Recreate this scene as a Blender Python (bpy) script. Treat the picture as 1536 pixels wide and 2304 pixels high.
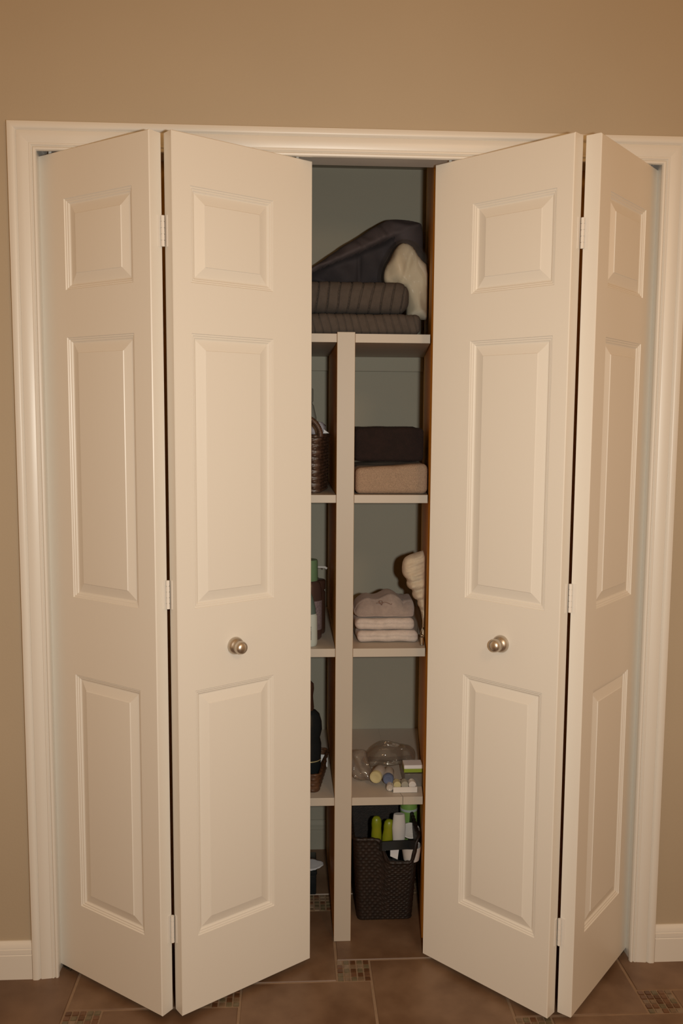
import bpy, bmesh, math, random
from mathutils import Vector, Matrix, noise
from mathutils.geometry import delaunay_2d_cdt
random.seed(7)
PI = math.pi
for o in list(bpy.data.objects): bpy.data.objects.remove(o)
sc = bpy.context.scene
COL = sc.collection

# ---------------------------------------------------------------- camera
CAM = (-0.14880, -2.19117, 1.42557); YAW, PITCH, ROLL, FPX = 0.05536, -0.10336, 0.00635, 2004.94
fw = Vector((math.sin(YAW)*math.cos(PITCH), math.cos(YAW)*math.cos(PITCH), math.sin(PITCH)))
r_ = Vector((math.cos(YAW), -math.sin(YAW), 0)); u_ = r_.cross(fw)
r2 = math.cos(ROLL)*r_ + math.sin(ROLL)*u_; u2 = -math.sin(ROLL)*r_ + math.cos(ROLL)*u_
cd = bpy.data.cameras.new('camera'); cam = bpy.data.objects.new('camera', cd); COL.objects.link(cam)
M = Matrix((r2, u2, -fw)).transposed().to_4x4(); M.translation = Vector(CAM); cam.matrix_world = M
cd.sensor_fit = 'VERTICAL'; cd.sensor_height = 24.0; cd.lens = FPX*24.0/2304.0; cd.clip_start = .02
sc.camera = cam

# ---------------------------------------------------------------- light and exposure
w = bpy.data.worlds.new('world'); sc.world = w; w.use_nodes = True
w.node_tree.nodes['Background'].inputs[0].default_value = (1.0, .48, .14, 1)
w.node_tree.nodes['Background'].inputs[1].default_value = .36
def area(name, loc, target, size, power, color, shape='DISK', sy=None):
    l = bpy.data.lights.new(name, 'AREA'); l.shape = shape; l.size = size
    if sy: l.size_y = sy
    l.energy = power; l.color = color
    o = bpy.data.objects.new(name, l); COL.objects.link(o); o.location = loc
    o.rotation_euler = (Vector(target)-Vector(loc)).to_track_quat('-Z', 'Y').to_euler(); return o
fl_ = bpy.data.lights.new('camera_flash', 'SPOT'); fl_.energy = 94.0; fl_.color = (1, .97, .87); fl_.shadow_soft_size = .025
fl_.spot_size = math.radians(118); fl_.spot_blend = 1.0
fo = bpy.data.objects.new('camera_flash', fl_); COL.objects.link(fo); fo.location = (.005, -2.20, 1.43)
fo.rotation_euler = (Vector((-.08, 0, 1.05))-fo.location).to_track_quat('-Z', 'Y').to_euler()
area('ceiling_lamp', (.55, -2.1, 2.15), (-.2, 0, 1.0), .28, 5.0, (1, .62, .32))
area('warm_side_fill', (2.2, -.40, 2.1), (1.0, 0, 1.4), .35, .9, (1, .42, .10))  # added warm fill for the right-hand wall; no lamp fixture there
sc.view_settings.view_transform = 'Standard'; sc.view_settings.look = 'None'
sc.view_settings.exposure = 0.0; sc.view_settings.gamma = 1.0; sc.view_settings.use_curve_mapping = False

# ---------------------------------------------------------------- materials
def mat(name, color, rough=.5, metal=0, nscale=None, namt=.0, bscale=None, bstr=.0, bdist=.002, col2=None, stretch=(1,1,1), spec=.5, sheen=0, coat=0, trans=0):
    m = bpy.data.materials.new(name); m.use_nodes = True; nt = m.node_tree; N = nt.nodes; L = nt.links
    b = N['Principled BSDF']; c = tuple(color)+(1,)
    b.inputs['Base Color'].default_value = c; b.inputs['Roughness'].default_value = rough; b.inputs['Metallic'].default_value = metal
    b.inputs['Specular IOR Level'].default_value = spec; b.inputs['Sheen Weight'].default_value = sheen
    b.inputs['Coat Weight'].default_value = coat; b.inputs['Transmission Weight'].default_value = trans
    tc = N.new('ShaderNodeTexCoord'); mp = N.new('ShaderNodeMapping'); mp.inputs['Scale'].default_value = stretch
    L.new(tc.outputs['Object'], mp.inputs[0])
    if nscale:
        n = N.new('ShaderNodeTexNoise'); n.inputs['Scale'].default_value = nscale; n.inputs['Detail'].default_value = 5
        L.new(mp.outputs[0], n.inputs['Vector'])
        mr = N.new('ShaderNodeMapRange'); mr.inputs[1].default_value = .35; mr.inputs[2].default_value = .65
        L.new(n.outputs['Fac'], mr.inputs[0])
        mx = N.new('ShaderNodeMix'); mx.data_type = 'RGBA'
        c2 = tuple(col2) if col2 else tuple(x*(1-namt) for x in color)
        mx.inputs[6].default_value = c; mx.inputs[7].default_value = c2+(1,)
        L.new(mr.outputs[0], mx.inputs[0]); L.new(mx.outputs[2], b.inputs['Base Color'])
    if bscale:
        n = N.new('ShaderNodeTexNoise'); n.inputs['Scale'].default_value = bscale; n.inputs['Detail'].default_value = 4
        L.new(mp.outputs[0], n.inputs['Vector'])
        bp = N.new('ShaderNodeBump'); bp.inputs['Strength'].default_value = bstr; bp.inputs['Distance'].default_value = bdist
        L.new(n.outputs['Fac'], bp.inputs['Height']); L.new(bp.outputs[0], b.inputs['Normal'])
    return m
def clear(name, tint, gloss=.5, rough=.08, op=.12, gm=.55):
    m = bpy.data.materials.new(name); m.use_nodes = True; nt = m.node_tree; N = nt.nodes; L = nt.links
    for n in list(N):
        if n.type == 'BSDF_PRINCIPLED': N.remove(n)
    out = [n for n in N if n.type == 'OUTPUT_MATERIAL'][0]
    t = N.new('ShaderNodeBsdfTransparent'); t.inputs[0].default_value = tuple(tint)+(1,)
    g = N.new('ShaderNodeBsdfGlossy'); g.inputs['Roughness'].default_value = rough
    d = N.new('ShaderNodeBsdfDiffuse'); d.inputs[0].default_value = (.8, .8, .78, 1)
    lw = N.new('ShaderNodeLayerWeight'); lw.inputs[0].default_value = gloss
    a = N.new('ShaderNodeMixShader'); a.inputs[0].default_value = op; L.new(t.outputs[0], a.inputs[1]); L.new(d.outputs[0], a.inputs[2])
    mu = N.new('ShaderNodeMath'); mu.operation = 'MULTIPLY'; mu.inputs[1].default_value = gm; L.new(lw.outputs['Fresnel'], mu.inputs[0])
    b = N.new('ShaderNodeMixShader'); L.new(mu.outputs[0], b.inputs[0]); L.new(a.outputs[0], b.inputs[1]); L.new(g.outputs[0], b.inputs[2])
    L.new(b.outputs[0], out.inputs[0]); return m
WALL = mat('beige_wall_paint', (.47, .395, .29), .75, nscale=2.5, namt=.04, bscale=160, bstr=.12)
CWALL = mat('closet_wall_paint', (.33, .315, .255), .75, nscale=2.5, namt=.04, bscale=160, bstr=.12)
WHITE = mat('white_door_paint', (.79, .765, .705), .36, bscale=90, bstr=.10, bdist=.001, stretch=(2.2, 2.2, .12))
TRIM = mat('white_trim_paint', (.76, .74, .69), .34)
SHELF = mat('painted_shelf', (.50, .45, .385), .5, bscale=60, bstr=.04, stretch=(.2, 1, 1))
SIDEWARM = mat('warm_lit_side_paint', (.90, .48, .09), .55, nscale=6, namt=.1, stretch=(6, 6, .4))  # orange of the warm room light put into the side surfaces' colour
GROUT = mat('grout', (.30, .20, .125), .9, nscale=30, namt=.15)
TILES = [mat('ceramic_tile', (.130, .070, .036), .42, nscale=7, col2=(.225, .140, .085), bscale=30, bstr=.05),
         mat('ceramic_tile_dark', (.120, .065, .034), .42, nscale=6, col2=(.200, .120, .072), bscale=30, bstr=.05)]
MOS = [mat('mosaic_'+n, c, .18, nscale=60, namt=.25) for n, c in (('brown', (.12, .055, .025)), ('chestnut', (.17, .085, .045)), ('cream', (.27, .20, .135)), ('olive', (.165, .13, .075)), ('sand', (.21, .14, .085)))]
NICKEL = mat('satin_nickel', (.60, .545, .47), .38, 1.0)
HINGE = mat('white_painted_metal', (.78, .75, .70), .4)
STEEL = mat('zinc_metal', (.55, .5, .42), .3, 1.0, nscale=80, namt=.4)
BLANKET = mat('taupe_blanket_fabric', (.082, .066, .056), .95, nscale=60, namt=.15, bscale=400, bstr=.4)
STITCH = mat('dark_stitching', (.028, .021, .017), .95)
CLOTHLOW = mat('dark_lower_cloth', (.044, .037, .042), .9, nscale=14, namt=.3, bscale=200, bstr=.2)
DUVET = mat('charcoal_cloth', (.085, .066, .068), .85, nscale=9, namt=.25, bscale=300, bstr=.2)
CREAM = mat('cream_cotton', (.62, .55, .43), .9, nscale=12, namt=.12, bscale=40, bstr=.3)
TERRYB = mat('beige_terry', (.46, .33, .235), .95, nscale=420, namt=.3, bscale=650, bstr=.8, bdist=.004)
TERRYD = mat('dark_brown_terry', (.017, .0075, .0065), .95, nscale=60, namt=.3, bscale=350, bstr=.8, bdist=.004)
TERRYW = mat('white_terry', (.66, .58, .53), .95, nscale=80, namt=.12, bscale=620, bstr=.8, bdist=.003, sheen=.2)
TERRYG = mat('greyish_terry', (.40, .33, .30), .95, nscale=80, namt=.15, bscale=620, bstr=.7, bdist=.003, sheen=.2)
TERRYY = mat('ivory_terry', (.66, .56, .42), .95, nscale=80, namt=.12, bscale=600, bstr=.7, bdist=.003, sheen=.2)
THREAD = mat('brown_thread', (.20, .12, .09), .7)
WICKER = mat('dark_wicker', (.040, .022, .015), .38, nscale=60, col2=(.09, .05, .034), bscale=200, bstr=.3)
WICKF = mat('espresso_wicker', (.010, .006, .0045), .55, nscale=90, col2=(.022, .012, .008), bscale=200, bstr=.3)
TRAYM = mat('brown_wicker', (.10, .045, .02), .5, nscale=60, namt=.4, bscale=180, bstr=.4)
PAPER = mat('white_paper', (.72, .72, .74), .6)
TISSUE = mat('lavender_tissue', (.50, .48, .54), .7, nscale=40, namt=.2)
AMBER = mat('dark_brown_plastic', (.06, .035, .03), .22)
LABELB = mat('purple_grey_label', (.13, .095, .11), .45, nscale=220, col2=(.22, .18, .19), stretch=(1, 1, 2))
GREENC = mat('green_plastic', (.13, .22, .12), .35)
TEAL = mat('dark_teal_plastic', (.09, .13, .12), .3)
PALE = mat('pale_aqua_plastic', (.44, .50, .48), .35)
INK = mat('black_ink', (.03, .03, .03), .6)
BLACKP = mat('black_plastic', (.012, .016, .018), .22)
BROWNP = mat('brown_cap_plastic', (.06, .03, .02), .35)
GOLDB = mat('gold_band', (.55, .50, .28), .35, .4)
GREYB = mat('grey_bottle', (.34, .33, .28), .4)
YLID = mat('pale_yellow_plastic', (.50, .46, .26), .4)
BLUEC = mat('blue_plastic', (.10, .13, .22), .25)
FROST = mat('frosted_plastic', (.45, .42, .38), .25)
LIME = mat('lime_cardboard', (.24, .33, .03), .5)
WHITEP = mat('white_plastic', (.66, .63, .60), .3)
YGREEN = mat('yellow_green_plastic', (.28, .28, .015), .35, nscale=30, col2=(.20, .25, .01))
LGREEN = mat('light_green_plastic', (.20, .36, .09), .3)
CLEAR = clear('clear_plastic_film', (.86, .82, .76), .42, .12, .10)
FILM = clear('thin_clear_film', (.97, .96, .93), .3, .25, .02, .13)
CLEARB = clear('clear_plastic_bag', (.90, .87, .82), .38, .08, .06)

# ---------------------------------------------------------------- helpers
def link(name, bm, m, parent=None, smooth=True, loc=(0,0,0), flat_angle=.6, recalc=True):
    me = bpy.data.meshes.new(name)
    if recalc: bmesh.ops.recalc_face_normals(bm, faces=bm.faces[:])
    if smooth:
        for f in bm.faces: f.smooth = True
        for e in bm.edges:
            if len(e.link_faces) == 2 and e.calc_face_angle(0) > flat_angle: e.smooth = False
    bm.to_mesh(me); bm.free()
    for x in (m if isinstance(m, (list, tuple)) else [m]): me.materials.append(x)
    o = bpy.data.objects.new(name, me); COL.objects.link(o); o.location = loc
    if parent: o.parent = parent
    return o
def shift(o, base):
    o.data.transform(Matrix.Translation(-Vector(base))); o.location = base; return o
def tag(o, label, cat, group=None, kind=None):
    if label: o['label'] = label
    if cat: o['category'] = cat
    if group: o['group'] = group
    if kind: o['kind'] = kind
    return o
def empty(name, loc, label, cat, group=None, kind=None):
    e = bpy.data.objects.new(name, None); COL.objects.link(e); e.location = loc; e.empty_display_size = .05
    return tag(e, label, cat, group, kind)
def box(bm, x0, x1, y0, y1, z0, z1, bev=0, mi=0):
    r = bmesh.ops.create_cube(bm, size=1); vs = r['verts']
    for v in vs: v.co = Vector(((x0+x1)/2+v.co.x*(x1-x0), (y0+y1)/2+v.co.y*(y1-y0), (z0+z1)/2+v.co.z*(z1-z0)))
    fs = set(f for v in vs for f in v.link_faces)
    for f in fs: f.material_index = mi
    if bev: bmesh.ops.bevel(bm, geom=list(set(e for v in vs for e in v.link_edges)), offset=bev, segments=2, affect='EDGES', profile=.5)
def prism(bm, poly, z0, z1):
    a = [bm.verts.new((x, y, z0)) for x, y in poly]; b = [bm.verts.new((x, y, z1)) for x, y in poly]
    n = len(poly); bm.faces.new(a[::-1]); bm.faces.new(b)
    for i in range(n): bm.faces.new((a[i], a[(i+1) % n], b[(i+1) % n], b[i]))
def lathe(prof, seg=40, axis='Z', ov=(1, 1)):
    bm = bmesh.new(); rings = []
    for r, h in prof:
        if r < 1e-5: rings.append([bm.verts.new((0, 0, h))])
        else: rings.append([bm.verts.new((r*ov[0]*math.cos(2*PI*i/seg), r*ov[1]*math.sin(2*PI*i/seg), h)) for i in range(seg)])
    for a, b in zip(rings, rings[1:]):
        for i in range(seg):
            j = (i+1) % seg
            if len(a) == 1 and len(b) == 1: continue
            if len(a) == 1: bm.faces.new((a[0], b[i], b[j]))
            elif len(b) == 1: bm.faces.new((a[i], a[j], b[0]))
            else: bm.faces.new((a[i], a[j], b[j], b[i]))
    if axis == 'Y-': bm.transform(Matrix.Rotation(PI/2, 4, 'X'))
    return bm
def tube(pts, rad, seg=12, bm=None, closed=False):
    bm = bm or bmesh.new(); P = [Vector(p) for p in pts]; n = len(P); rings = []
    up = Vector((0.13, .21, 1)).normalized()
    for i, p in enumerate(P):
        t = (P[(i+1) % n if closed else min(i+1, n-1)]-P[(i-1) % n if closed else max(i-1, 0)]).normalized()
        a = t.cross(up).normalized(); b = t.cross(a).normalized(); r = rad(i/(n-1)) if callable(rad) else rad
        rings.append([bm.verts.new(p+a*r*math.cos(2*PI*k/seg)+b*r*math.sin(2*PI*k/seg)) for k in range(seg)])
    m = n if closed else n-1
    for i in range(m):
        A, B = rings[i], rings[(i+1) % n]
        for k in range(seg): bm.faces.new((A[k], A[(k+1) % seg], B[(k+1) % seg], B[k]))
    if not closed: bm.faces.new(rings[0][::-1]); bm.faces.new(rings[-1])
    return bm
def rbox(sx, sy, sz, r, n=(30, 16, 10), fn=None, mark=None):
    """rounded box centred on the base, finely divided, then shaped by fn(p, u) with u in -1..1"""
    bm = bmesh.new(); key = {}
    def V(i, j, k):
        if (i, j, k) not in key: key[(i, j, k)] = bm.verts.new((i/n[0]*2-1, j/n[1]*2-1, k/n[2]*2-1))
        return key[(i, j, k)]
    for i in range(n[0]):
        for j in range(n[1]):
            for k in (0, n[2]): bm.faces.new((V(i, j, k), V(i+1, j, k), V(i+1, j+1, k), V(i, j+1, k)))
    for i in range(n[0]):
        for k in range(n[2]):
            for j in (0, n[1]): bm.faces.new((V(i, j, k), V(i+1, j, k), V(i+1, j, k+1), V(i, j, k+1)))
    for j in range(n[1]):
        for k in range(n[2]):
            for i in (0, n[0]): bm.faces.new((V(i, j, k), V(i, j+1, k), V(i, j+1, k+1), V(i, j, k+1)))
    h = Vector((sx/2, sy/2, sz/2)); fl = {}
    for v in bm.verts:
        u = v.co.copy()
        p = Vector((u.x*h.x, u.y*h.y, u.z*h.z))
        c = Vector([max(-(h[a]-r), min(h[a]-r, p[a])) for a in range(3)]); d = p-c
        if d.length > 1e-9: p = c+d.normalized()*min(r, max(abs(d.x), abs(d.y), abs(d.z)))
        fl[v] = bool(mark and mark(p))
        if fn: p = fn(p, u); p.z = max(p.z, -h.z)
        v.co = p+Vector((0, 0, h.z))
    if mark:
        for f in bm.faces:
            if all(fl[v] for v in f.verts): f.material_index = 1
    return bm
def smoothloop(pts, it=2):
    for _ in range(it):
        q = []
        for i in range(len(pts)):
            a, b = Vector(pts[i]), Vector(pts[(i+1) % len(pts)]); q += [a*.75+b*.25, a*.25+b*.75]
        pts = q
    return pts
def puffy(outline, y0, th, R, fn=None, h=.008, sm=2, seed=0, wr=.0, ws=20, back=1.0):
    """a pillow-like closed body: outline in x,z standing at depth y0, th thick, rounded over R"""
    lp = smoothloop([Vector(p) for p in outline], sm); n = len(lp)
    def inside(x, z):
        c = False; j = n-1
        for i in range(n):
            a, b = lp[i], lp[j]
            if (a.y > z) != (b.y > z) and x < (b.x-a.x)*(z-a.y)/(b.y-a.y)+a.x: c = not c
            j = i
        return c
    def dist(x, z):
        p = Vector((x, z)); m = 9
        for i in range(n):
            a, b = lp[i], lp[(i+1) % n]; ab = b-a; t = max(0, min(1, (p-a).dot(ab)/max(ab.length_squared, 1e-12)))
            m = min(m, (a+ab*t-p).length)
        return m
    xs = [p.x for p in lp]; zs = [p.y for p in lp]; pts = [Vector((p.x, p.y)) for p in lp]
    x = min(xs); row = 0
    while x < max(xs):
        z = min(zs)+(h/2 if row % 2 else 0)
        while z < max(zs):
            if inside(x, z) and dist(x, z) > h*.45: pts.append(Vector((x, z)))
            z += h
        x += h*.87; row += 1
    V, E, F, *_ = delaunay_2d_cdt(pts, [(i, (i+1) % n) for i in range(n)], [], 1, 1e-5)
    bm = bmesh.new(); fr = []; bk = []
    for v in V:
        d = dist(v.x, v.y); k = min(1, d/R); t = th*math.sqrt(max(0, 1-(1-k)**2)) if d > 1e-4 else 0
        nn = noise.noise(Vector((v.x*ws+seed, v.y*ws*.8, seed*1.7)))
        yy = y0-t/2*(1+0) - (wr*nn*min(1, d/.01)); yb = y0+t/2*back
        if fn: yy += fn(v.x, v.y)*min(1, d/.01)
        f = bm.verts.new((v.x, yy, v.y)); fr.append(f)
        bk.append(f if d <= 1e-4 else bm.verts.new((v.x, yb, v.y)))
    for f in F:
        if len(f) != 3: continue
        bm.faces.new([fr[i] for i in f])
        bb = [bk[i] for i in f][::-1]
        try: bm.faces.new(bb)
        except ValueError: pass
    return bm
def S(o, lab): o['label'] = lab; return o
def struct(name, bm, m, label, cat, smooth=False, base=None):
    o = link(name, bm, m, smooth=smooth)
    if base: shift(o, base)
    return tag(o, label, cat, kind='structure')

# ================================================================= the room
HW, H = .745, 2.0445; JX = .748; JH = 2.060; WT = .12
bm = bmesh.new(); box(bm, -2.3, -JX-.018, 0, WT, 0, 2.72); box(bm, JX+.018, 2.3, 0, WT, 0, 2.72); box(bm, -JX-.018, JX+.018, 0, WT, JH+.018, 2.72)
struct('wall_front', bm, WALL, 'beige painted wall around and above the closet opening', 'wall')
# closet enclosure
BY = .66
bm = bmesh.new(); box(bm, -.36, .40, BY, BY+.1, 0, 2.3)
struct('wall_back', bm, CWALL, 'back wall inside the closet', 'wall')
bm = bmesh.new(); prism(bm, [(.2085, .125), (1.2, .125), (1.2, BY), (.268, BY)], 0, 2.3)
struct('wall_right', bm, SIDEWARM, 'right side wall inside the closet beside the shelves, its orange painted-in warm light', 'wall')
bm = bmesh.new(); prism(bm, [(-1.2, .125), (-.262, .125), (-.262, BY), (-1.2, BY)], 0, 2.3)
struct('wall_left', bm, SIDEWARM, 'left side wall inside the closet, mostly hidden behind the left door', 'wall')
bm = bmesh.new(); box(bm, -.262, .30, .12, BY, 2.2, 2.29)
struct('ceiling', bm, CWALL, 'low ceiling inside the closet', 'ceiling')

# floor: large tiles pinwheeled with small mosaic squares
A_, B_ = .331, .0865
bm = bmesh.new(); box(bm, -2.3, 2.3, -2.6, BY+.05, -.03, -.0025, mi=0)
G = .0035
rnd = random.Random(3)
def tilequad(x0, x1, y0, y1, mi, b=.0012):
    x0 = max(x0, -2.3); x1 = min(x1, 2.3); y0 = max(y0, -2.6); y1 = min(y1, BY+.04)
    if x1-x0 < .006 or y1-y0 < .006: return
    lo = [bm.verts.new(p) for p in ((x0, y0, -.0025), (x1, y0, -.0025), (x1, y1, -.0025), (x0, y1, -.0025))]
    hi = [bm.verts.new(p) for p in ((x0+b, y0+b, 0), (x1-b, y0+b, 0), (x1-b, y1-b, 0), (x0+b, y1-b, 0))]
    fs = [bm.faces.new(hi)]+[bm.faces.new((lo[i], lo[(i+1) % 4], hi[(i+1) % 4], hi[i])) for i in range(4)]
    for f in fs: f.material_index = mi
X0, Y0 = -.0325, -.0555
for i in range(-12, 13):
    for j in range(-12, 13):
        lx = X0+i*A_-j*B_; ly = Y0+i*B_+j*A_
        if not (-2.8 < lx < 2.4 and -3.1 < ly < .8): continue
        tilequad(lx+B_+G, lx+B_+A_-G, ly+B_-A_+G, ly+B_-G, 1+rnd.randrange(2))
        s = B_/5
        for a in range(5):
            for b in range(5):
                tilequad(lx+a*s+.0017, lx+(a+1)*s-.0017, ly+b*s+.0017, ly+(b+1)*s-.0017, 3+rnd.choice((0, 0, 1, 1, 2, 3, 3, 4, 4)), .0006)
fl = link('floor', bm, [GROUT]+TILES+MOS, smooth=False, recalc=False); tag(fl, 'brown ceramic tile floor with small glass mosaic insets', 'floor', kind='structure')

# casing: profile (u outward from the opening, thickness)
PR = [(0, 0), (0, .0075), (.0015, .0100), (.0055, .0108), (.0075, .0088), (.0088, .0070), (.0100, .0088), (.0115, .0112), (.0150, .0115), (.0162, .0098), (.0180, .0112), (.030, .0125), (.0395, .0138),
      (.0425, .0130), (.0440, .0108), (.0455, .0130), (.0475, .0160), (.0505, .0176), (.0585, .0180), (.0625, .0165), (.0645, .013), (.065, .010), (.065, 0)]
def profile_run(bm, p, q, du0, du1, outv):
    """sweep the casing from p to q (x,z); u goes along outv, mitre slopes du0/du1 per u"""
    P, Q, O = Vector(p), Vector(q), Vector(outv); D = (Q-P).normalized(); ra, rb = [], []
    for u, t in PR:
        a = P+O*u+D*du0*u; b = Q+O*u+D*du1*u
        ra.append(bm.verts.new((a.x, -t, a.y))); rb.append(bm.verts.new((b.x, -t, b.y)))
    for i in range(len(PR)-1): bm.faces.new((ra[i], ra[i+1], rb[i+1], rb[i]))
    bm.faces.new(ra); bm.faces.new(rb[::-1])
bm = bmesh.new(); profile_run(bm, (-HW, 0), (-HW, H), 0, 1, (-1, 0))
struct('trim_1', bm, TRIM, 'white moulded casing up the left side of the closet opening', 'door casing', True)
bm = bmesh.new(); profile_run(bm, (-HW, H), (HW, H), -1, 1, (0, 1))
struct('trim_2', bm, TRIM, 'white moulded casing across the top of the closet opening', 'door casing', True)
bm = bmesh.new(); profile_run(bm, (HW, 0), (HW, H), 0, 1, (1, 0))
struct('trim_3', bm, TRIM, 'white moulded casing up the right side of the closet opening', 'door casing', True)
bm = bmesh.new(); box(bm, -JX-.018, -JX, .0, WT, 0, JH); box(bm, JX, JX+.018, .0, WT, 0, JH); box(bm, -JX-.018, JX+.018, .0, .016, JH, JH+.018)
box(bm, -JX-.018, JX+.018, .044, WT, JH, JH+.018); box(bm, -JX-.018, JX+.018, .016, .044, JH+.014, JH+.018)
struct('trim_4', bm, TRIM, 'white door jamb lining the closet opening', 'door jamb')
bm = bmesh.new(); box(bm, -JX, JX, .016, .0435, JH+.010, JH+.0135); box(bm, -JX, JX, .016, .018, JH-.001, JH+.011); box(bm, -JX, JX, .0415, .0435, JH-.001, JH+.011)
tk = link('door_track', bm, STEEL, smooth=False); tag(tk, 'narrow metal folding-door track recessed in the head jamb', 'door track', kind='structure')
# baseboards
PB = [(0, 0), (.0, -.0130), (.0635, -.0130), (.0650, -.0112), (.0662, -.0112), (.0680, -.0128), (.0785, -.0124), (.0800, -.0100), (.0812, -.0098), (.0825, -.0112), (.090, -.0098), (.096, -.0065), (.0985, -.003), (.0985, 0)]
def baseboard(name, x0, x1, yb, lab):
    bm = bmesh.new(); a = [bm.verts.new((x0, yb+t, z)) for z, t in PB]; b = [bm.verts.new((x1, yb+t, z)) for z, t in PB]
    for i in range(len(PB)-1): bm.faces.new((a[i], a[i+1], b[i+1], b[i]))
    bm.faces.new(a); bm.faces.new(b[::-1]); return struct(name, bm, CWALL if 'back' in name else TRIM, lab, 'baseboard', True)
baseboard('baseboard_left', -2.3, -HW-.065, 0, 'white baseboard left of the closet casing')
baseboard('baseboard_right', HW+.065, 2.3, 0, 'white baseboard right of the closet casing')
baseboard('baseboard_back', -.262, .268, BY, 'beige painted baseboard along the back wall inside the closet')

# ================================================================= folding doors
ELL, TH, ZT, ZB = .375, .035, 2.0412, .0140
PROF = [(0, 0), (.0016, -.0026), (.0042, -.0026), (.0062, -.0050), (.0088, -.0052), (.0115, -.0080), (.0140, -.0086), (.0165, -.0080), (.0360, -.0022), (.0372, -.0008), (.040, -.0006)]
PZ = [(.200, .799), (.992, 1.614), (1.724, 1.932)]
def leaf_mesh(s0, s1, sg):
    bm = bmesh.new(); c = .0018
    xs = [c, s0, s1, ELL-c]; zs = [ZB+c]+[z for p in PZ for z in p]+[ZT-c]; key = {}
    def V(s, z, h=0.0):
        k = (round(s, 5), round(z, 5), round(h, 5))
        if k not in key: key[k] = bm.verts.new((sg*s, -h, z))
        return key[k]
    for i in range(3):
        for j in range(len(zs)-1):
            if i == 1 and (zs[j], zs[j+1]) in PZ:
                z0, z1 = zs[j], zs[j+1]; prev = None
                for d, h in PROF:
                    ring = [V(s0+d, z0+d, h), V(s1-d, z0+d, h), V(s1-d, z1-d, h), V(s0+d, z1-d, h)]
                    if prev:
                        for k in range(4): bm.faces.new((prev[k], prev[(k+1) % 4], ring[(k+1) % 4], ring[k]))
                    prev = ring
                bm.faces.new(prev)
            else: bm.faces.new((V(xs[i], zs[j]), V(xs[i+1], zs[j]), V(xs[i+1], zs[j+1]), V(xs[i], zs[j+1])))
    edge = [(xs[i], zs[0]) for i in range(4)]+[(xs[3], zs[j]) for j in range(1, len(zs))]+[(xs[i], zs[-1]) for i in (2, 1, 0)]+[(xs[0], zs[j]) for j in range(len(zs)-2, 0, -1)]
    def out(p, h):
        s = 0 if p[0] == xs[0] else ELL if p[0] == xs[3] else p[0]; z = ZB if p[1] == zs[0] else ZT if p[1] == zs[-1] else p[1]
        return V(s, z, h)
    rings = [[V(s, z) for s, z in edge], [out(p, -c) for p in edge], [out(p, -TH) for p in edge]]
    n = len(edge)
    for a, b in zip(rings, rings[1:]):
        for k in range(n): bm.faces.new((a[k], a[(k+1) % n], b[(k+1) % n], b[k]))
    bm.faces.new(rings[2][::-1]); return bm
LEAFD = {('left', 1): ((-.4561, -.1930), (-.7974, .6035), (-.6035, -.7974), .055, .281), ('left', 2): ((-.4079, -.1938), (.8185, .5745), (.5745, -.8185), .044, .262),
         ('right', 2): ((.4544, -.2424), (-.6866, .7270), (-.7270, -.6866), .040, .262), ('right', 1): ((.5133, -.2413), (.6555, .7552), (.7552, -.6555), .062, .288)}
HINGES = {'left': ((-.4318, -.172), (1.833, 1.026, .221)), 'right': ((.4836, -.2235), (1.834, 1.024, .220))}
KNOB = [(0, -.001), (.0200, -.001), (.0208, .0015), (.0209, .0040), (.0203, .0075), (.0187, .0110), (.0163, .0138), (.0138, .0156), (.0130, .0172), (.0138, .0195), (.0151, .0230), (.0157, .0270), (.0156, .0300), (.0144, .0342), (.0116, .0377), (.0070, .0398), (.003, .0404), (0, .0405)]
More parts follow.
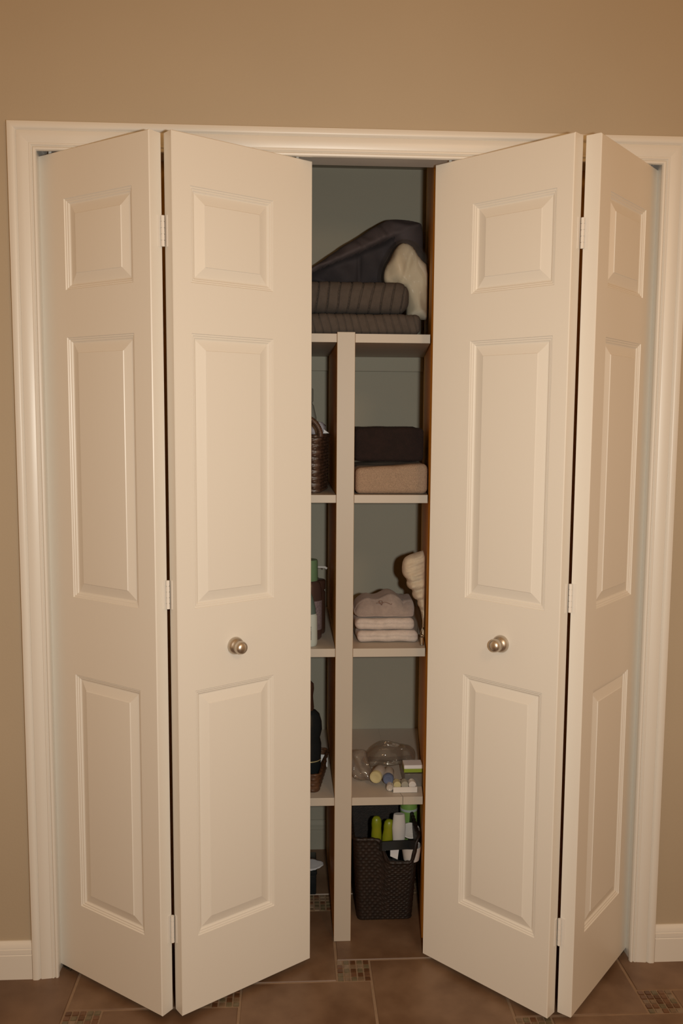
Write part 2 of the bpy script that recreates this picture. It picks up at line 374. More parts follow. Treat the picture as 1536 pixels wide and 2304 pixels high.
def make_door(n, side, knob_s, knob_z):
    hx, hz = HINGES[side]
    root = empty('door_%d' % n, (hx[0], hx[1], 0), 'white six-panel bifold door folded out on the %s side of the closet' % side, 'door', kind='structure')
    for which in (1, 2):
        F, d, nn, s0, s1 = LEAFD[(side, which)]
        X = Vector((-nn[1], nn[0]))            # local x so that local y points away from the room
        sg = 1 if X.dot(Vector(d)) > 0 else -1
        o = link('door_leaf', leaf_mesh(s0, s1, sg), WHITE, root, flat_angle=.12)
        o.location = (F[0]-hx[0], F[1]-hx[1], 0); o.rotation_euler = (0, 0, math.atan2(X.y, X.x))
        if which == 2:
            k = link('door_knob', lathe(KNOB, 48, 'Y-'), NICKEL, o, flat_angle=1.2); k.location = (sg*knob_s, 0, knob_z); S(k, 'round satin nickel knob')
        pin = bmesh.new(); bmesh.ops.create_cone(pin, segments=12, radius1=.004, radius2=.004, depth=.030, cap_ends=True)
        p = link('pivot_pin', pin, HINGE, o); p.location = (sg*(ELL-(.028 if which == 1 else .032)), TH/2, ZT+.005)
        if which == 1:
            br = bmesh.new(); box(br, -.016, .016, -.012, .012, .0005, .003, .0005); box(br, -.004, .004, -.004, .004, .003, ZB+.001); box(br, .010, .016, -.010, .010, .003, .010, .0005)
            b = link('pivot_bracket', br, STEEL, o); b.location = (sg*(ELL-.022), TH/2+.0, 0)
    for z in hz:
        bm = bmesh.new(); L = .067; seg = L/5
        for i in range(5):
            r = bmesh.ops.create_cone(bm, segments=16, radius1=.0042, radius2=.0042, depth=seg-.0012, cap_ends=True)
            bmesh.ops.translate(bm, verts=r['verts'], vec=(0, 0, -L/2+seg*(i+.5)))
        r = bmesh.ops.create_cone(bm, segments=10, radius1=.0030, radius2=.0030, depth=L-.001, cap_ends=True)
        h = link('hinge', bm, HINGE, root); h.location = (0, 0, z)
        for which in (1, 2):                    # thin leaf plates laid on the two door edges
            F, d, nn, *_ = LEAFD[(side, which)]; e = Vector((nn[0], nn[1], 0)); dd = Vector((d[0], d[1], 0))
            pb = bmesh.new(); box(pb, -.0007, .0007, -.004, .004, -L/2, L/2)
            X = Vector((-nn[1], nn[0])); q = link('hinge_plate', pb, HINGE, h)
            P = Vector((F[0], F[1], 0))-e*(TH-.008)-dd*.0006
            q.location = (P.x-hx[0], P.y-hx[1], 0); q.rotation_euler = (0, 0, math.atan2(X.y, X.x))
    return root
make_door(1, 'left', .150, .8905)
make_door(2, 'right', .152, .896)

# ================================================================= shelving
FY = .118+.008
def xr(y): return .2085+(y-.125)*(.268-.2085)/(BY-.125)-.001
shelf_unit = empty('shelving_unit', (-.012, FY, 0), 'white painted closet shelving with a thick centre divider', 'shelves')
bx, by = -.012, FY
def addp(name, bm, m, **k):
    o = link(name, bm, m, shelf_unit, **k); o.data.transform(Matrix.Translation((-bx, -by, 0))); return o
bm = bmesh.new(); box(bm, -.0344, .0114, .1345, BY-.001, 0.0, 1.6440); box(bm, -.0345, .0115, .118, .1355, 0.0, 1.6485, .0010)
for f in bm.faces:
    if abs(f.normal.x) > .9: f.material_index = 1  # divider sides take the colour with the warm light painted in
addp('divider', bm, [SHELF, SIDEWARM], smooth=False)
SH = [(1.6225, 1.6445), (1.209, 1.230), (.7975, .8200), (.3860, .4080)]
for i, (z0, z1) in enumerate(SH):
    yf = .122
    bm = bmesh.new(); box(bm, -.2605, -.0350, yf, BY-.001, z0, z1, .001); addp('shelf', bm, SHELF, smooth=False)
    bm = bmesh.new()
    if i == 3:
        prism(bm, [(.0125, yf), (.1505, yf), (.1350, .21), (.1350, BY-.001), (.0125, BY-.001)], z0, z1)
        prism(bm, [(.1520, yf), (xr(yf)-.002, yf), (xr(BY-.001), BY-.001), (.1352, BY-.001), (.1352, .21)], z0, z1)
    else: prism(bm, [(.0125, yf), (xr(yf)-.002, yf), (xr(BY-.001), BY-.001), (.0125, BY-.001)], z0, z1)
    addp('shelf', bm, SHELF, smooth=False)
for x0, x1 in ((-.2605, -.0350), (.0125, xr(BY-.02))):
    bm = bmesh.new(); box(bm, x0, x1, BY-.018, BY-.001, 1.578, 1.6222, .0008); addp('cleat', bm, CWALL, smooth=False)

def put(name, bm, m, loc, label, cat, rot=0, group=None, **k):
    o = link(name, bm, m, **k); o.location = loc; o.rotation_euler = (0, 0, rot); return tag(o, label, cat, group)
def part(name, bm, m, parent, loc=(0, 0, 0), rot=(0, 0, 0), lab=None, **k):
    o = link(name, bm, m, parent, **k); o.location = loc; o.rotation_euler = rot
    if lab: o['label'] = lab
    return o
N3 = lambda p, s, k=0: noise.noise(Vector((p.x*s+k, p.y*s+k*1.3, p.z*s-k)))

def stitch(pitch, seed, skew, w):
    def m(p):
        x = (p.x+skew*p.z+.006*N3(p, 14, seed))/pitch % 1.0; return min(x, 1-x) < w
    return m
# ---- top shelf: two quilted blankets, dark cloth, bagged pillow
def quilt(pitch, amp, seed, sag=0, skew=0.0):
    def f(p, u):
        x = p.x+skew*p.z+.006*N3(p, 14, seed)
        ph = (x/pitch) % 1.0; pin = math.exp(-((min(ph, 1-ph))/.075)**2)
        lat = Vector((0, p.y, p.z)); l = max(lat.length, 1e-5)
        edge = max(abs(u.y)**6, abs(u.z)**2)
        q = p.copy(); s = 1-amp*pin/max(l, .02)*edge
        q.y *= 1-(1-s)*.25; q.z *= s
        if u.y < -.3: q.y += amp*.7*pin*(abs(u.y)**3)
        q.z += .0025*N3(p, 30, seed+3)*(u.z+1)/2
        q.y += .003*N3(p, 18, seed+9)
        q.z -= sag*max(0, -u.x)
        return q
    return f
put('blanket', rbox(.40, .32, .054, .020, (380, 26, 14), quilt(.0205, .0046, 2, .002, .25), stitch(.0205, 2, .25, .040)), [BLANKET, STITCH], (-.015, .297, 1.6445), 'folded dark taupe channel-quilted blanket lying directly on the top shelf', 'blanket', flat_angle=3)
put('blanket', rbox(.375, .30, .082, .034, (380, 26, 18), quilt(.0285, .0062, 5, 0, -.16), stitch(.0285, 5, -.16, .034)), [BLANKET, STITCH], (-.029, .315, 1.7030), 'folded dark taupe channel-quilted blanket on top of the other, under the charcoal cloth', 'blanket', flat_angle=3)
def fold_line(x): return 1.845+(x+.10)*.40+(.05*(x-.05) if x > .05 else 0)
def clothfold(x, z):
    d = z-fold_line(x); k = 1/(1+math.exp(-d/.0035)); side = 1/(1+math.exp((x-.150)/.006))
    up = -.040*k*(.55+.45*math.exp(-d/.05))
    dn = (1-k)*side*(.018+.008*math.sin(x*62+z*30)+.010*math.exp(-((x-.045)/.006)**2))
    wr = .0035*math.sin((z+x*.4)*150+5*noise.noise(Vector((x*20, z*20, 1))))*k+.005*math.exp(-((x-.150+(z-1.93)*.9)/.010)**2)
    return up+dn+wr-(1-k)*(1-side)*.025
duv = puffy([(-.20, 1.81), (-.18, 1.825), (-.13, 1.848), (-.095, 1.868), (-.043, 1.904), (.002, 1.936), (.034, 1.953), (.072, 1.979), (.120, 2.007), (.149, 2.012), (.195, 2.006), (.236, 1.999), (.238, 1.921), (.236, 1.80), (.17, 1.788), (.1, 1.788), (-.02, 1.788), (-.055, 1.820), (-.10, 1.832)], .51, .16, .075, clothfold, h=.0045, wr=.005, ws=14, seed=3, back=.8)
for f in duv.faces:
    c = f.calc_center_median()
    if c.z < fold_line(c.x) and c.x < .148-(c.z-1.93)*.3 and c.x > -.16: f.material_index = 1  # darker cloth below the fold line
d = link('folded_duvet', duv, [DUVET, CLOTHLOW], flat_angle=3); tag(d, 'charcoal grey padded cloth slumped on the blankets at the back of the top shelf', 'duvet'); shift(d, (0.02, .45, 1.785))
def pill(x, z): return .006*math.sin(x*90+z*40)+.010*math.exp(-((x-.165-.3*(z-1.84))/.008)**2)*(z > 1.80)
pl = puffy([(.186, 1.902), (.160, 1.914), (.146, 1.908), (.133, 1.893), (.122, 1.868), (.107, 1.844), (.102, 1.812), (.112, 1.796), (.160, 1.792), (.168, 1.77), (.168, 1.72), (.168, 1.7032), (.180, 1.703), (.215, 1.703), (.2265, 1.7032), (.2270, 1.72), (.2270, 1.78), (.2265, 1.85), (.214, 1.862), (.198, 1.878)], .325, .085, .045, pill, h=.006, wr=.009, ws=26, seed=8)
prt = empty('bagged_pillow', (.195, .325, 1.7005), 'cream pillow squeezed upright into a clear plastic bag right of the blankets', 'pillow')
def child(o, root):
    o.data.transform(Matrix.Translation(-Vector(root.location))); o.parent = root; return o
child(link('pillow', pl, CREAM, flat_angle=3), prt)
fm = puffy([(.192, 1.917), (.160, 1.924), (.140, 1.915), (.122, 1.894), (.108, 1.870), (.096, 1.846), (.090, 1.812), (.104, 1.792), (.156, 1.7895), (.1635, 1.77), (.1640, 1.7005), (.2280, 1.7005), (.2285, 1.78), (.2280, 1.875), (.212, 1.895)], .325, .098, .045, lambda x, z: .004*math.sin(x*140+z*60), h=.007, wr=.012, ws=38, seed=4)
S(child(link('plastic_bag', fm, FILM, flat_angle=3), prt), 'crinkled clear plastic film')

# ---- second shelf: towels, wicker basket
def terry(seed, a=.003, tilt=0, hump=0):
    def f(p, u):
        q = p.copy(); q.z += a*N3(p, 16, seed)*(u.z+1)/2+.0006*N3(p, 240, seed); q.y += .003*N3(p, 20, seed+5)
        q.z += tilt*p.x*(u.z+1)/2+hump*math.cos(u.x*PI/2)*(u.z+1)/2
        return q
    return f
put('bath_towel', rbox(.191, .34, .074, .014, (90, 60, 26), terry(3, .003, .06)), TERRYB, (.1125, .308, 1.2305), 'folded beige terry towel lying on the second shelf under the dark brown towel', 'towel', flat_angle=3)
put('bath_towel', rbox(.184, .32, .090, .012, (80, 60, 26), terry(8, .003, 0)), TERRYD, (.1095, .335, 1.3145), 'folded dark brown terry towel on top of the beige towel', 'towel', flat_angle=3)

def weave(sx, sy, hgt, taper, rowh, colw, amp, wall=.006, cut=None):
    """open-topped woven basket, base at z=0; tapering outward to the rim"""
    bm = bmesh.new(); rc = .018; per = []
    nx, ny, na = int(sx/colw*3), int(sy/colw*3), 5
    def side(ax, ay, bx_, by_, n): return [(ax+(bx_-ax)*i/n, ay+(by_-ay)*i/n) for i in range(n)]
    hx, hy = sx/2, sy/2
    cs = [(hx-rc, -hy+rc, -PI/2), (hx-rc, hy-rc, 0), (-hx+rc, hy-rc, PI/2), (-hx+rc, -hy+rc, PI)]
    per += [(p, (0, -1)) for p in side(-hx+rc, -hy, hx-rc, -hy, nx)]
    def arc(c): return [((c[0]+rc*math.cos(c[2]+PI/2*i/na), c[1]+rc*math.sin(c[2]+PI/2*i/na)), (math.cos(c[2]+PI/2*i/na), math.sin(c[2]+PI/2*i/na))) for i in range(na)]
    per += arc(cs[0]); per += [(p, (1, 0)) for p in side(hx, -hy+rc, hx, hy-rc, ny)]; per += arc(cs[1])
    per += [(p, (0, 1)) for p in side(hx-rc, hy, -hx+rc, hy, nx)]; per += arc(cs[2])
    per += [(p, (-1, 0)) for p in side(-hx, hy-rc, -hx, -hy+rc, ny)]; per += arc(cs[3])
    n = len(per); rows = int(hgt/rowh); sub = 4; rings = []
    s = [0]
    for i in range(1, n): s.append(s[-1]+math.dist(per[i][0], per[i-1][0]))
    tot = s[-1]+math.dist(per[0][0], per[-1][0]); half = round(tot/colw/2)*2
    for k in range(rows*sub+1):
        z = hgt*k/(rows*sub); row = k//sub; fr = (k % sub)/sub; rp = math.sin(PI*fr) if k % sub else 0
        sc_ = 1-taper*(1-z/hgt); ring = []
        for i, (p, nn) in enumerate(per):
            wv = math.cos(PI*s[i]/tot*half+PI*row)
            off = amp*rp*(.45+.55*wv)+amp*.15*noise.noise(Vector((p[0]*90, p[1]*90, z*90)))
            ring.append(bm.verts.new((p[0]*sc_+nn[0]*off, p[1]*sc_+nn[1]*off, z*(cut(*p) if cut else 1))))
        rings.append(ring)
    inn = []
    for z, k in ((hgt, 1), (.01, 1-taper)): inn.append([bm.verts.new((p[0]*k-nn[0]*wall, p[1]*k-nn[1]*wall, z*(cut(*p) if cut and z > .05 else 1))) for p, nn in per])
    allr = rings+inn
    for a, b in zip(allr, allr[1:]):
        for i in range(n): bm.faces.new((a[i], a[(i+1) % n], b[(i+1) % n], b[i]))
    bm.faces.new(allr[0][::-1]); bm.faces.new(allr[-1]); return bm
def rimtube(sx, sy, z, r, cut=None):
    pts = []; rc = .018; hx, hy = sx/2, sy/2
    for cx, cy, a0 in ((hx-rc, -hy+rc, -PI/2), (hx-rc, hy-rc, 0), (-hx+rc, hy-rc, PI/2), (-hx+rc, -hy+rc, PI)):
        m = 6
        for i in range(m+1): pts.append((cx+rc*math.cos(a0+PI/2*i/m), cy+rc*math.sin(a0+PI/2*i/m), z))
    # densify
    q = []
    for i in range(len(pts)):
        a, b = Vector(pts[i]), Vector(pts[(i+1) % len(pts)]); k = max(1, int((b-a).length/.004))
        q += [a.lerp(b, j/k) for j in range(k)]
    if cut: q = [Vector((v.x, v.y, v.z*cut(v.x, v.y))) for v in q]
    n = len(q); return tube(q, lambda t: r*(1+.22*math.sin(t*n*1.25)), 10, closed=True)
bk = empty('wicker_basket', (-.145, .269, 1.230), 'chunky dark brown wicker basket with a looped handle on the second shelf', 'basket')
bk.rotation_euler = (0, 0, -.177)
part('basket_body', weave(.172, .172, .148, .03, .0085, .016, .0045), WICKER, bk, flat_angle=1.2)
part('rim', rimtube(.172, .172, .150, .0050), WICKER, bk, flat_angle=1.2)
hp = [(.046*math.cos(a), -.089-.003*math.sin(a), .150+.050*math.sin(a)) for a in [PI*i/110 for i in range(111)]]
part('handle', tube([(x+.0415, y, z) for x, y, z in hp], lambda t: .0072*(1+.10*math.sin(t*110*1.9)), 12), WICKER, bk, flat_angle=1.5, lab='thick coiled wicker handle')
ts = lathe([(0, 0), (.016, .002), (.021, .014), (.020, .026), (.013, .037), (0, .040)], 24)
for v in ts.verts: v.co *= 1+.35*noise.noise(v.co*70)
put('tissue_wad', ts, TISSUE, (-.078, .29, 1.378), 'crumpled lavender-white tissue at the right end of the second shelf basket', 'tissue', flat_angle=2)
ts = lathe([(0, 0), (.018, .002), (.024, .016), (.018, .030), (0, .036)], 24)
for v in ts.verts: v.co *= 1+.35*noise.noise(v.co*60+Vector((4, 1, 2)))
put('tissue_wad', ts, TISSUE, (-.125, .235, 1.355), 'crumpled pale tissue seen under the loop of the basket handle', 'tissue', flat_angle=2)
bm = bmesh.new()
vs = [bm.verts.new(p) for p in ((-.008, -.012, .0), (.012, -.012, .0), (.014, .012, .001), (-.009, .012, .007), (-.009, -.012, .016), (-.010, .012, .018))]
bm.faces.new((vs[0], vs[1], vs[2], vs[3])); bm.faces.new((vs[4], vs[1], vs[2], vs[5])); bm.faces.new((vs[0], vs[4], vs[5], vs[3])); bm.faces.new((vs[0], vs[1], vs[4])); bm.faces.new((vs[3], vs[5], vs[2]))
put('paper_packet', bm, PAPER, (-.0600, .29, 1.3870), 'small white folded packet resting on the basket rim against the divider', 'packet')
def bottle(name, loc, body, bm_mat, label, cat='bottle', ov=(1, 1), rot=0, base_h=0, cap=None, capm=None, capn='cap', caplab=None, extra=()):
    r = empty(name, loc, label, cat); part('bottle_body', lathe(body, 40, ov=ov), bm_mat, r, rot=(0, 0, rot), flat_angle=.9)
    if cap: part(capn, lathe(cap, 36, ov=ov if capn != 'cap' else (1, 1)), capm, r, flat_angle=.9, lab=caplab)
    for nm, b, m, l in extra: part(nm, b, m, r, lab=l, flat_angle=.9)
    return r
bottle('spray_bottle', (-.106, .535, 1.231), [(0, 0), (.029, 0), (.031, .004), (.031, .14), (.030, .200), (.022, .236), (.0165, .243), (0, .243)], GREYB, 'tall grey bottle standing at the back behind the second shelf basket', cap=[(0, .243), (.0175, .243), (.0175, .247), (.0205, .248), (.0205, .284), (.0190, .287), (0, .287)], capm=GREYB)

# ---- third shelf: washcloths, bottles, hanging chain
def wc(seed, a=.003):
    def f(p, u):
        q = p.copy(); q.z += a*N3(p, 22, seed); q.y += .004*N3(p, 25, seed+3); q.x += .003*N3(p, 30, seed+6)
        if abs(u.z) < .35 and u.y < -.8: q.y += .003*(1-abs(u.z)/.35)
        return q
    return f
put('washcloth', rbox(.166, .17, .031, .0140, (60, 50, 14), wc(4)), TERRYW, (.1110, .262, .820), 'folded off-white washcloth at the bottom of the stack on the third shelf', 'washcloth', flat_angle=3)
put('washcloth', rbox(.162, .17, .031, .0145, (60, 50, 14), wc(9)), TERRYW, (.1045, .268, .8535), 'folded off-white washcloth in the middle of the stack on the third shelf', 'washcloth', flat_angle=3)
def drape(p, u):
    q = p.copy(); t = (u.z+1)/2
    top = .020*math.cos((u.x-.15)*1.25)+.006*math.sin(u.x*7)-(.012 if u.x < -.5 else 0)*abs(u.x+.5)*2
    q.z += t*top+.002*N3(p, 28, 3)
    q.y += (.045*t if u.y < 0 else -.02*t); q.x *= 1+.02*t
    q.z += -.0055*math.exp(-((u.x-.55+.1*u.y)/.06)**2)*t
    return q
tw = empty('embroidered_towel', (.105, .272, .8865), 'greyish folded hand towel with an embroidered motif draped on top of the washcloths', 'towel')
part('towel', rbox(.166, .165, .030, .014, (70, 50, 14), drape), TERRYG, tw, flat_angle=3)
ep = [(-.022+.040*t+.004*math.sin(t*9), -.0560+.0045*math.sin(t*11+1), .0330+.0045*math.sin(t*11+1)*.55+.0030*t) for t in [i/60 for i in range(61)]]
ep2 = [(-.010+.0045*math.cos(t*2*PI), -.0500+.004*math.sin(t*2*PI), .0385+.0025*math.sin(t*2*PI)) for t in [i/24 for i in range(25)]]
part('embroidery', tube(ep2, .0008, 6, bm=tube(ep, .0009, 6)), THREAD, tw, lab='brown embroidered flourish')
# upright ivory towel, folded into billows, leaning on the right wall
def ivo(x, z):
    t = z-.35*(x-.19); return -.014*abs(math.sin((t-.905)*PI/.0295))**.8*(1 if z < 1.0 else .35)-.0022*math.sin(t*430)*(z > .995)-.006*noise.noise(Vector((x*40, z*40, 2)))
iv = puffy([(.149, 1.018), (.1516, 1.045), (.165, 1.058), (.190, 1.066), (.2125, 1.073), (.2130, 1.0), (.2130, .90), (.2130, .83), (.2130, .8212), (.2075, .8212), (.2080, .87), (.205, .896), (.200, .912), (.1935, .922), (.1945, .934), (.184, .938), (.178, .949), (.180, .962), (.168, .967), (.162, .979), (.1645, .991), (.153, 1.002)], .200, .058, .017, ivo, h=.0036, wr=.004, ws=34, seed=5, sm=1)
o = link('ruffled_towel', iv, TERRYY, flat_angle=3); tag(o, 'ivory scalloped towel standing upright against the right wall on the third shelf', 'towel'); shift(o, (.205, .200, .822))
ch = [(.200+.004*math.sin(t*4.5), .152, .900-.052*t) for t in [i/24 for i in range(25)]]
bm = tube(ch, .0009, 6); r = bmesh.ops.create_uvsphere(bm, u_segments=14, v_segments=8, radius=.0045); bmesh.ops.translate(bm, verts=r['verts'], vec=(.2005, .152, .8455))
r = bmesh.ops.create_uvsphere(bm, u_segments=10, v_segments=6, radius=.0022); bmesh.ops.translate(bm, verts=r['verts'], vec=(.2005, .152, .901))
r = bmesh.ops.create_cone(bm, segments=14, radius1=.006, radius2=.005, depth=.021, cap_ends=True); bmesh.ops.translate(bm, verts=r['verts'], vec=(.2005, .152, .8315))
o = link('key_chain', bm, STEEL, flat_angle=1); tag(o, 'thin silvery chain with a small bead hanging by the ruffled towel', 'chain'); shift(o, (.2005, .152, .821))

lb = lathe([(.0382, .028), (.0386, .029), (.0386, .108), (.0382, .109)], 48, ov=(1, .75))
bottle('shampoo_bottle', (-.105, .235, .820), [(0, 0), (.034, 0), (.0375, .005), (.0380, .012), (.0380, .120), (.0370, .140), (.033, .156), (.026, .164), (.0, .164)], AMBER, 'dark brown shampoo bottle with a green cap behind the pale aqua tube', ov=(1, .75),
       cap=[(0, .164), (.0265, .164), (.0270, .166), (.0262, .218), (.0245, .2215), (0, .2215)], capm=GREENC, caplab='wide green cap', extra=[('label', lb, LABELB, 'purple-grey printed label')])
r = bottle('squeeze_tube', (-.113, .160, .820), [(0, 0), (.029, .0), (.0315, .005), (.0320, .012), (.0310, .082), (.028, .087), (.0, .087)], PALE, 'pale aqua squeeze bottle standing at the front of the third shelf beside the shampoo', 'bottle', ov=(1, .7))
part('shoulder', lathe([(0, .087), (.0278, .087), (.026, .105), (.020, .130), (.012, .150), (0, .152)], 36, ov=(1, .7)), TEAL, r, lab='dark teal tapered top', flat_angle=.9)
bm = bmesh.new()
random.seed(5)
for i in range(13):
    z = .020+i*.0029; box(bm, .0085, .0085+.0065, -.0222, -.0212, z, z+random.choice((.0009, .0014, .0019)))
for i in range(3): box(bm, .009, .0135, -.0222, -.0212, .060+i*.006, .0618+i*.006)
part('barcode', bm, INK, r, lab='small black barcode and print', smooth=False)
r = empty('pump_dispenser', (-.092, .43, .820), 'pump bottle behind the shampoo bottle with its spout pointing right', 'bottle')
part('bottle_body', lathe([(0, 0), (.027, 0), (.030, .005), (.030, .115), (.024, .134), (.012, .140), (.012, .150), (0, .150)], 36), AMBER, r, flat_angle=.9)
part('pump', tube([(0, 0, .150), (0, 0, .166), (.004, -.001, .169), (.040, -.006, .168), (.046, -.008, .164)], .0036, 10), WHITEP, r, lab='slim pump spout')
bottle('dark_jar', (-.0830, .305, .820), [(0, 0), (.026, 0), (.028, .004), (.028, .118), (.0245, .122), (.0245, .126), (.0285, .127), (.0285, .150), (.026, .153), (0, .153)], BROWNP, 'short dark brown jar directly behind the shampoo bottle', 'jar')

# ---- fourth shelf, left bay: brown tray with black bottle
ty = empty('wicker_tray', (-.139, .262, .408), 'dark brown woven tray set at an angle on the fourth shelf', 'tray')
ty.rotation_euler = (0, 0, -.16)
part('tray_body', weave(.165, .20, .050, .05, .0072, .013, .0022), TRAYM, ty, flat_angle=1.2)
part('rim', rimtube(.165, .20, .051, .0035), TRAYM, ty, flat_angle=1.2)
r = bottle('lotion_bottle', (-.1085, .236, .4185), [(0, 0), (.035, 0), (.0385, .004), (.0400, .030), (.0405, .060), (.0415, .100), (.0375, .118), (.0435, .142), (.0420, .165), (.036, .186), (.026, .196), (.018, .199), (0, .199)], BLACKP, 'tall black bottle with a brown cap standing in the woven tray', ov=(1, .75),
           cap=[(0, .198), (.0195, .198), (.0205, .205), (.0185, .228), (.0178, .238), (.0205, .258), (.0195, .272), (.013, .279), (0, .280)], capm=BROWNP, caplab='waisted brown cap')
part('band', lathe([(.0404, .054), (.0412, .0555), (.0404, .057)], 48, ov=(1, .75)), GOLDB, r, lab='thin gold band')
bm = bmesh.new(); box(bm, -.022, .022, -.001, .001, 0, .036); o = put('white_card', bm, PAPER, (-.068, .315, .4190), 'white card sticking up at the back corner of the woven tray', 'card', rot=-.2, smooth=False)

# ---- fourth shelf, right bay: bags of toiletries, boxes
zb = puffy([(.014, .4085), (.014, .492), (.026, .498), (.060, .500), (.064, .475), (.070, .455), (.080, .430), (.086, .4085)], .235, .045, .03, lambda x, z: .006*math.sin(x*160+z*90), h=.005, wr=.010, ws=40, seed=2)
o = link('zip_bag', zb, CLEAR, flat_angle=3); tag(o, 'empty crumpled clear zip bag leaning against the divider on the fourth shelf', 'bag'); shift(o, (.05, .235, .4085))
bb = puffy([(.050, .4085), (.060, .428), (.078, .450), (.104, .470), (.133, .479), (.165, .469), (.208, .461), (.218, .440), (.215, .4085)], .352, .11, .045, lambda x, z: .006*math.sin(x*110-z*70), h=.006, wr=.014, ws=30, seed=6)
o = link('toiletry_bag', bb, CLEARB, flat_angle=3); tag(o, 'rounded clear plastic bag of toiletries on the fourth shelf', 'bag'); shift(o, (.13, .352, .4085))
def lying(name, loc, rad, ln, m1, m2, cap_r, label, rz, cat, ridge=False):
    r = empty(name, loc, label, cat); r.rotation_euler = (0, 0, rz)
    b = lathe([(0, .010), (rad*.92, .010), (rad, .013), (rad, ln-.003), (rad*.93, ln), (0, ln)], 32); b.transform(Matrix.Rotation(-PI/2, 4, 'X'))
    part('container_body', b, m1, r, (0, 0, rad), flat_angle=.9)
    c = lathe([(0, -.001), (cap_r*.45, -.001), (cap_r*.55, -.0018), (cap_r*.80, -.0018), (cap_r*.86, 0), (cap_r*.93, 0), (cap_r, .002), (cap_r, .012), (0, .012)], 40); c.transform(Matrix.Rotation(-PI/2, 4, 'X'))
    part('lid', c, m2, r, (0, 0, rad), flat_angle=.9); return r
lying('cream_jar', (.081, .178, .4230), .0165, .055, FROST, YLID, .0170, 'small jar with a pale yellow lid lying on its side on the shelf', -.35, 'jar')
lying('travel_bottle', (.117, .180, .4180), .0145, .060, FROST, BLUEC, .0150, 'small frosted travel bottle with a dark blue cap lying beside the yellow-lidded jar', -.15, 'bottle')
lying('travel_bottle', (.119, .158, .4085), .0090, .024, FROST, FROST, .0095, 'tiny clear-capped bottle lying just in front of the blue cap', -.1, 'bottle')
bx_ = bmesh.new(); box(bx_, -.033, .033, -.003, .0, 0, .0150); box(bx_, -.033, .033, 0, .045, 0, .003); box(bx_, -.033, -.031, 0, .045, 0, .015); box(bx_, .031, .033, 0, .045, 0, .015); box(bx_, -.033, .033, .043, .046, 0, .015)
put('small_carton', bx_, WHITEP, (.1605, .150, .4085), 'low open white carton holding three round lids at the front of the fourth shelf', 'carton', smooth=False)
for i, (m, nm) in enumerate(((YLID, 'yellowish round pot standing at the left end of the low white carton'), (GREYB, 'grey round pot standing in the middle of the low white carton'), (WHITEP, 'pinkish white round pot standing at the right end of the low white carton'))):
    r = empty('round_pot', (.1395+.0208*i, .154, .4117), nm, 'pot', 'small round pots in the white carton')
    c = lathe([(0, 0), (.0045, 0), (.0048, -.0006), (.0068, -.0006), (.0072, 0), (.0098, .0), (.0101, .002), (.0101, .020), (0, .020)], 30); c.transform(Matrix.Rotation(-PI/2, 4, 'X'))
    part('pot_body', c, m, r, (0, 0, .0152), flat_angle=.8)
r = empty('storage_tray', (.194, .238, .4085), 'clear plastic tray standing at the right end of the fourth shelf', 'tray')
bm = bmesh.new()
for b_ in ((-.030, .0225, -.050, -.0485, 0, .036), (-.030, .0225, .0485, .050, 0, .036), (-.030, -.0285, -.050, .050, 0, .036), (.021, .0225, -.050, .050, 0, .036), (-.030, .0225, -.050, .050, 0, .0015)): box(bm, *b_)
part('tray_body', bm, CLEAR, r, smooth=False)
r = empty('green_box', (.1885, .255, .4305), 'white and lime green cardboard box lying across the clear tray', 'box')
r.location = (.1930, .215, .4453)
bm = bmesh.new(); box(bm, -.030, .022, -.020, .020, 0, .0105, .0006); part('box_bottom', bm, LIME, r, lab='lime green lower half', smooth=False)
bm = bmesh.new(); box(bm, -.030, .022, -.020, .020, .0107, .0210, .0006); part('box_top', bm, PAPER, r, lab='white upper half', smooth=False)

# ---- closet floor: tall wicker basket and its contents
fb = empty('floor_basket', (.1160, .345, 0), 'tall espresso wicker basket of toiletries standing on the closet floor', 'basket')
def notch(x, y): return 1-.28*(1/(1+math.exp(-(x+.008)/.005)))*(1 if y < -.138 else 0)*(1/(1+math.exp((x-.080)/.003)))
part('basket_body', weave(.186, .30, .250, .16, .0090, .0085, .0019, cut=notch), WICKF, fb, flat_angle=1.2)
part('rim', rimtube(.186, .30, .252, .0055, notch), WICKF, fb, flat_angle=1.2)
bm = bmesh.new(); pts = [(-.020, -.160, .236), (-.014, -.166, .240), (.020, -.168, .243), (.055, -.168, .244), (.078, -.162, .240)]
tb = []
for k, p in enumerate(pts):
    for dz in (-.013, .013):
        for dy in (-.002, .002): tb.append(bm.verts.new((p[0], p[1]+dy, p[2]+dz)))
for k in range(4):
    a = tb[k*4:k*4+4]; b = tb[k*4+4:k*4+8]
    for i, j in ((0, 1), (1, 3), (3, 2), (2, 0)): bm.faces.new((a[i], a[j], b[j], b[i]))
bm.faces.new((tb[0], tb[1], tb[3], tb[2])); bm.faces.new((tb[16], tb[17], tb[19], tb[18]))
part('strap_handle', bm, BLACKP, fb, lab='flat black strap handle')
yb = [(0, 0), (.0125, 0), (.0150, .003), (.0155, .030), (.0140, .050), (.0150, .062), (.0135, .076), (.0080, .084), (0, .086)]
o = put('squeeze_bottle', lathe(yb, 32, ov=(1, .8)), YGREEN, (.0965, .288, .192), 'yellow-green rounded bottle at the far left of the floor basket contents', 'bottle', flat_angle=.9)
o = put('squeeze_bottle', lathe([(r*1.05, h*.92) for r, h in yb], 32, ov=(1, .8)), YGREEN, (.1270, .286, .190), 'yellow-green rounded bottle between its twin and the white tube', 'bottle', flat_angle=.9)
o.rotation_euler = (0, .10, 0)
cu = lathe([(0, 0), (.0155, 0), (.0165, .002), (.0200, .060), (.0196, .066), (.0165, .098), (.0155, .1015), (0, .1015)], 36, ov=(1, .55))
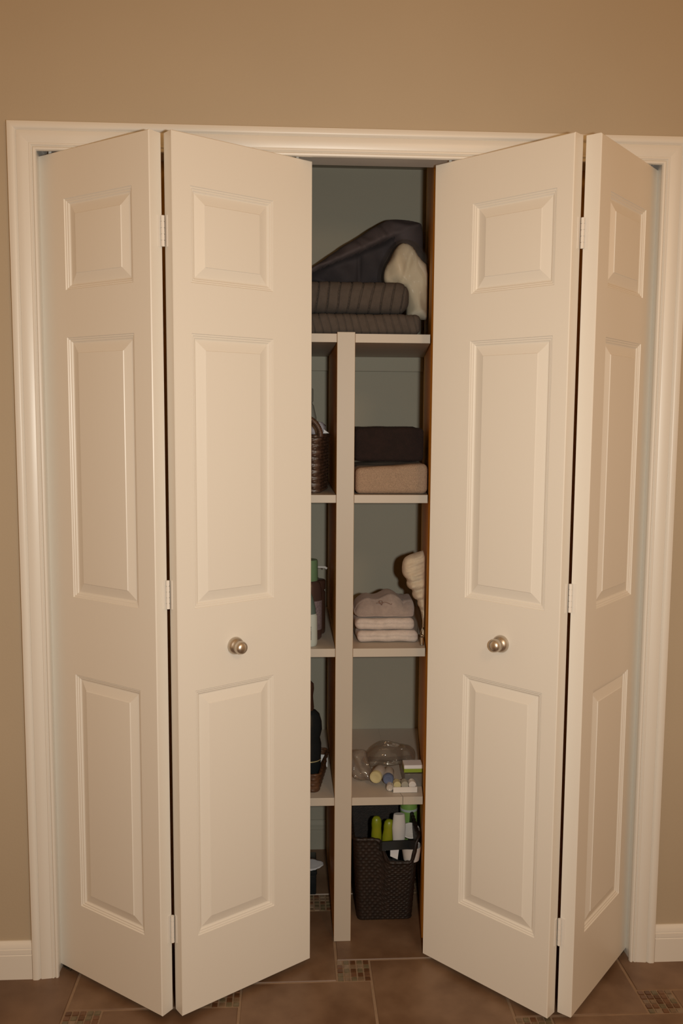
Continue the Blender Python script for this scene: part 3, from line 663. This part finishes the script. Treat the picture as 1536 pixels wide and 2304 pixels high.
put('white_tube', cu, WHITEP, (.1600, .270, .190), 'glossy white tube standing in the middle of the floor basket', 'tube', flat_angle=.9)
r = empty('green_canister', (.2030, .380, .165), 'bright green canister with a pale stripe at the back right of the floor basket', 'canister')
part('canister_body', lathe([(0, 0), (.024, 0), (.0255, .003), (.0255, .115), (.0235, .119), (0, .119)], 36), LGREEN, r, flat_angle=.9)
part('stripe', lathe([(.0257, .090), (.0261, .0905), (.0261, .097), (.0257, .0975)], 36), PALE, r, lab='pale stripe')
dl = lathe([(0, 0), (.030, 0), (.032, .002), (.0325, .005), (.030, .0065), (.026, .0055), (.012, .0045), (0, .0045)], 44, ov=(.88, .78))
r = empty('oval_dish', (.1965, .288, .2290), 'pale oval plastic dish with a ring of bumps tilted towards the viewer', 'dish'); r.rotation_euler = (.62, 0, 0)
part('dish_body', dl, WHITEP, r, flat_angle=.6)
bm = bmesh.new()
for k in range(8):
    s_ = bmesh.ops.create_uvsphere(bm, u_segments=8, v_segments=6, radius=.0015); bmesh.ops.translate(bm, verts=s_['verts'], vec=(.006*math.cos(k*PI/4)+.003, .0075*math.sin(k*PI/4), .0048))
part('bumps', bm, WHITEP, r)
put('white_bowl', lathe([(0, 0), (.020, 0), (.0225, .002), (.0275, .034), (.0290, .043), (.0275, .0435), (.024, .038), (.020, .036), (0, .036)], 44), WHITEP, (.1905, .222, .177), 'white plastic cup below the black strap of the floor basket', 'cup', flat_angle=.6)
bm = bmesh.new(); vs = [bm.verts.new(p) for p in ((0, 0, .0), (.021, 0, -.010), (.026, 0, .030), (.0, 0, .030))]; bm.faces.new(vs)
e = bmesh.ops.extrude_face_region(bm, geom=bm.faces[:]); bmesh.ops.translate(bm, verts=[v for v in e['geom'] if isinstance(v, bmesh.types.BMVert)], vec=(0, .0012, 0))
put('paper_slip', bm, PAPER, (.129, .212, .193), 'torn white paper slip beside the white cup in the floor basket', 'paper', smooth=False)
bm = bmesh.new(); vs = [bm.verts.new(p) for p in ((0, 0, .003), (.006, 0, -.004), (.013, 0, .004), (.014, 0, .020), (.003, 0, .020))]; bm.faces.new(vs)
e = bmesh.ops.extrude_face_region(bm, geom=bm.faces[:]); bmesh.ops.translate(bm, verts=[v for v in e['geom'] if isinstance(v, bmesh.types.BMVert)], vec=(0, .0012, 0))
put('paper_slip', bm, PAPER, (.1045, .212, .2080), 'small white paper scrap under the left end of the black strap', 'paper', smooth=False)

# ---- left bay floor: low black box added as the left door's shadow, white sheet on it
r = empty('shade_box', (-.150, .42, 0), 'low black box added as the shadow of the left door on the closet floor', 'box')
bm = bmesh.new(); box(bm, -.085, .074, -.06, .06, 0, .062, .004); part('box_body', bm, BLACKP, r, flat_angle=.7)
bm = bmesh.new(); box(bm, -.087, .076, -.062, .062, .0625, .0745, .003); part('lid', bm, BLACKP, r, flat_angle=.7)
bm = bmesh.new(); gv = {}
for a in range(15):
    for b in range(7):
        x = -.05+.088*a/14; y = (-.038+.076*b/6)*(1-.75*(max(0, a-8)/6)**1.6)
        for t in (0, 1): gv[a, b, t] = bm.verts.new((x, y, .0012*t+.004*abs(noise.noise(Vector((x*45, y*45, 0))))))
for a in range(14):
    for b in range(6):
        for t in (0, 1): bm.faces.new((gv[a, b, t], gv[a+1, b, t], gv[a+1, b+1, t], gv[a, b+1, t]))
for a in range(14):
    for b in (0, 6): bm.faces.new((gv[a, b, 0], gv[a+1, b, 0], gv[a+1, b, 1], gv[a, b, 1]))
for b in range(6):
    for a in (0, 14): bm.faces.new((gv[a, b, 0], gv[a, b+1, 0], gv[a, b+1, 1], gv[a, b, 1]))
put('paper_sheet', bm, PAPER, (-.092, .40, .0750), 'crumpled white paper pointing right on the low black box on the closet floor', 'paper', flat_angle=2)

# everything set down in the closet rests a hair above what carries it
for o in bpy.data.objects:
    if o.parent is None and o.type in ('MESH', 'EMPTY') and 'kind' not in o.keys() and o.name != 'shelving_unit': o.location.z += .0007
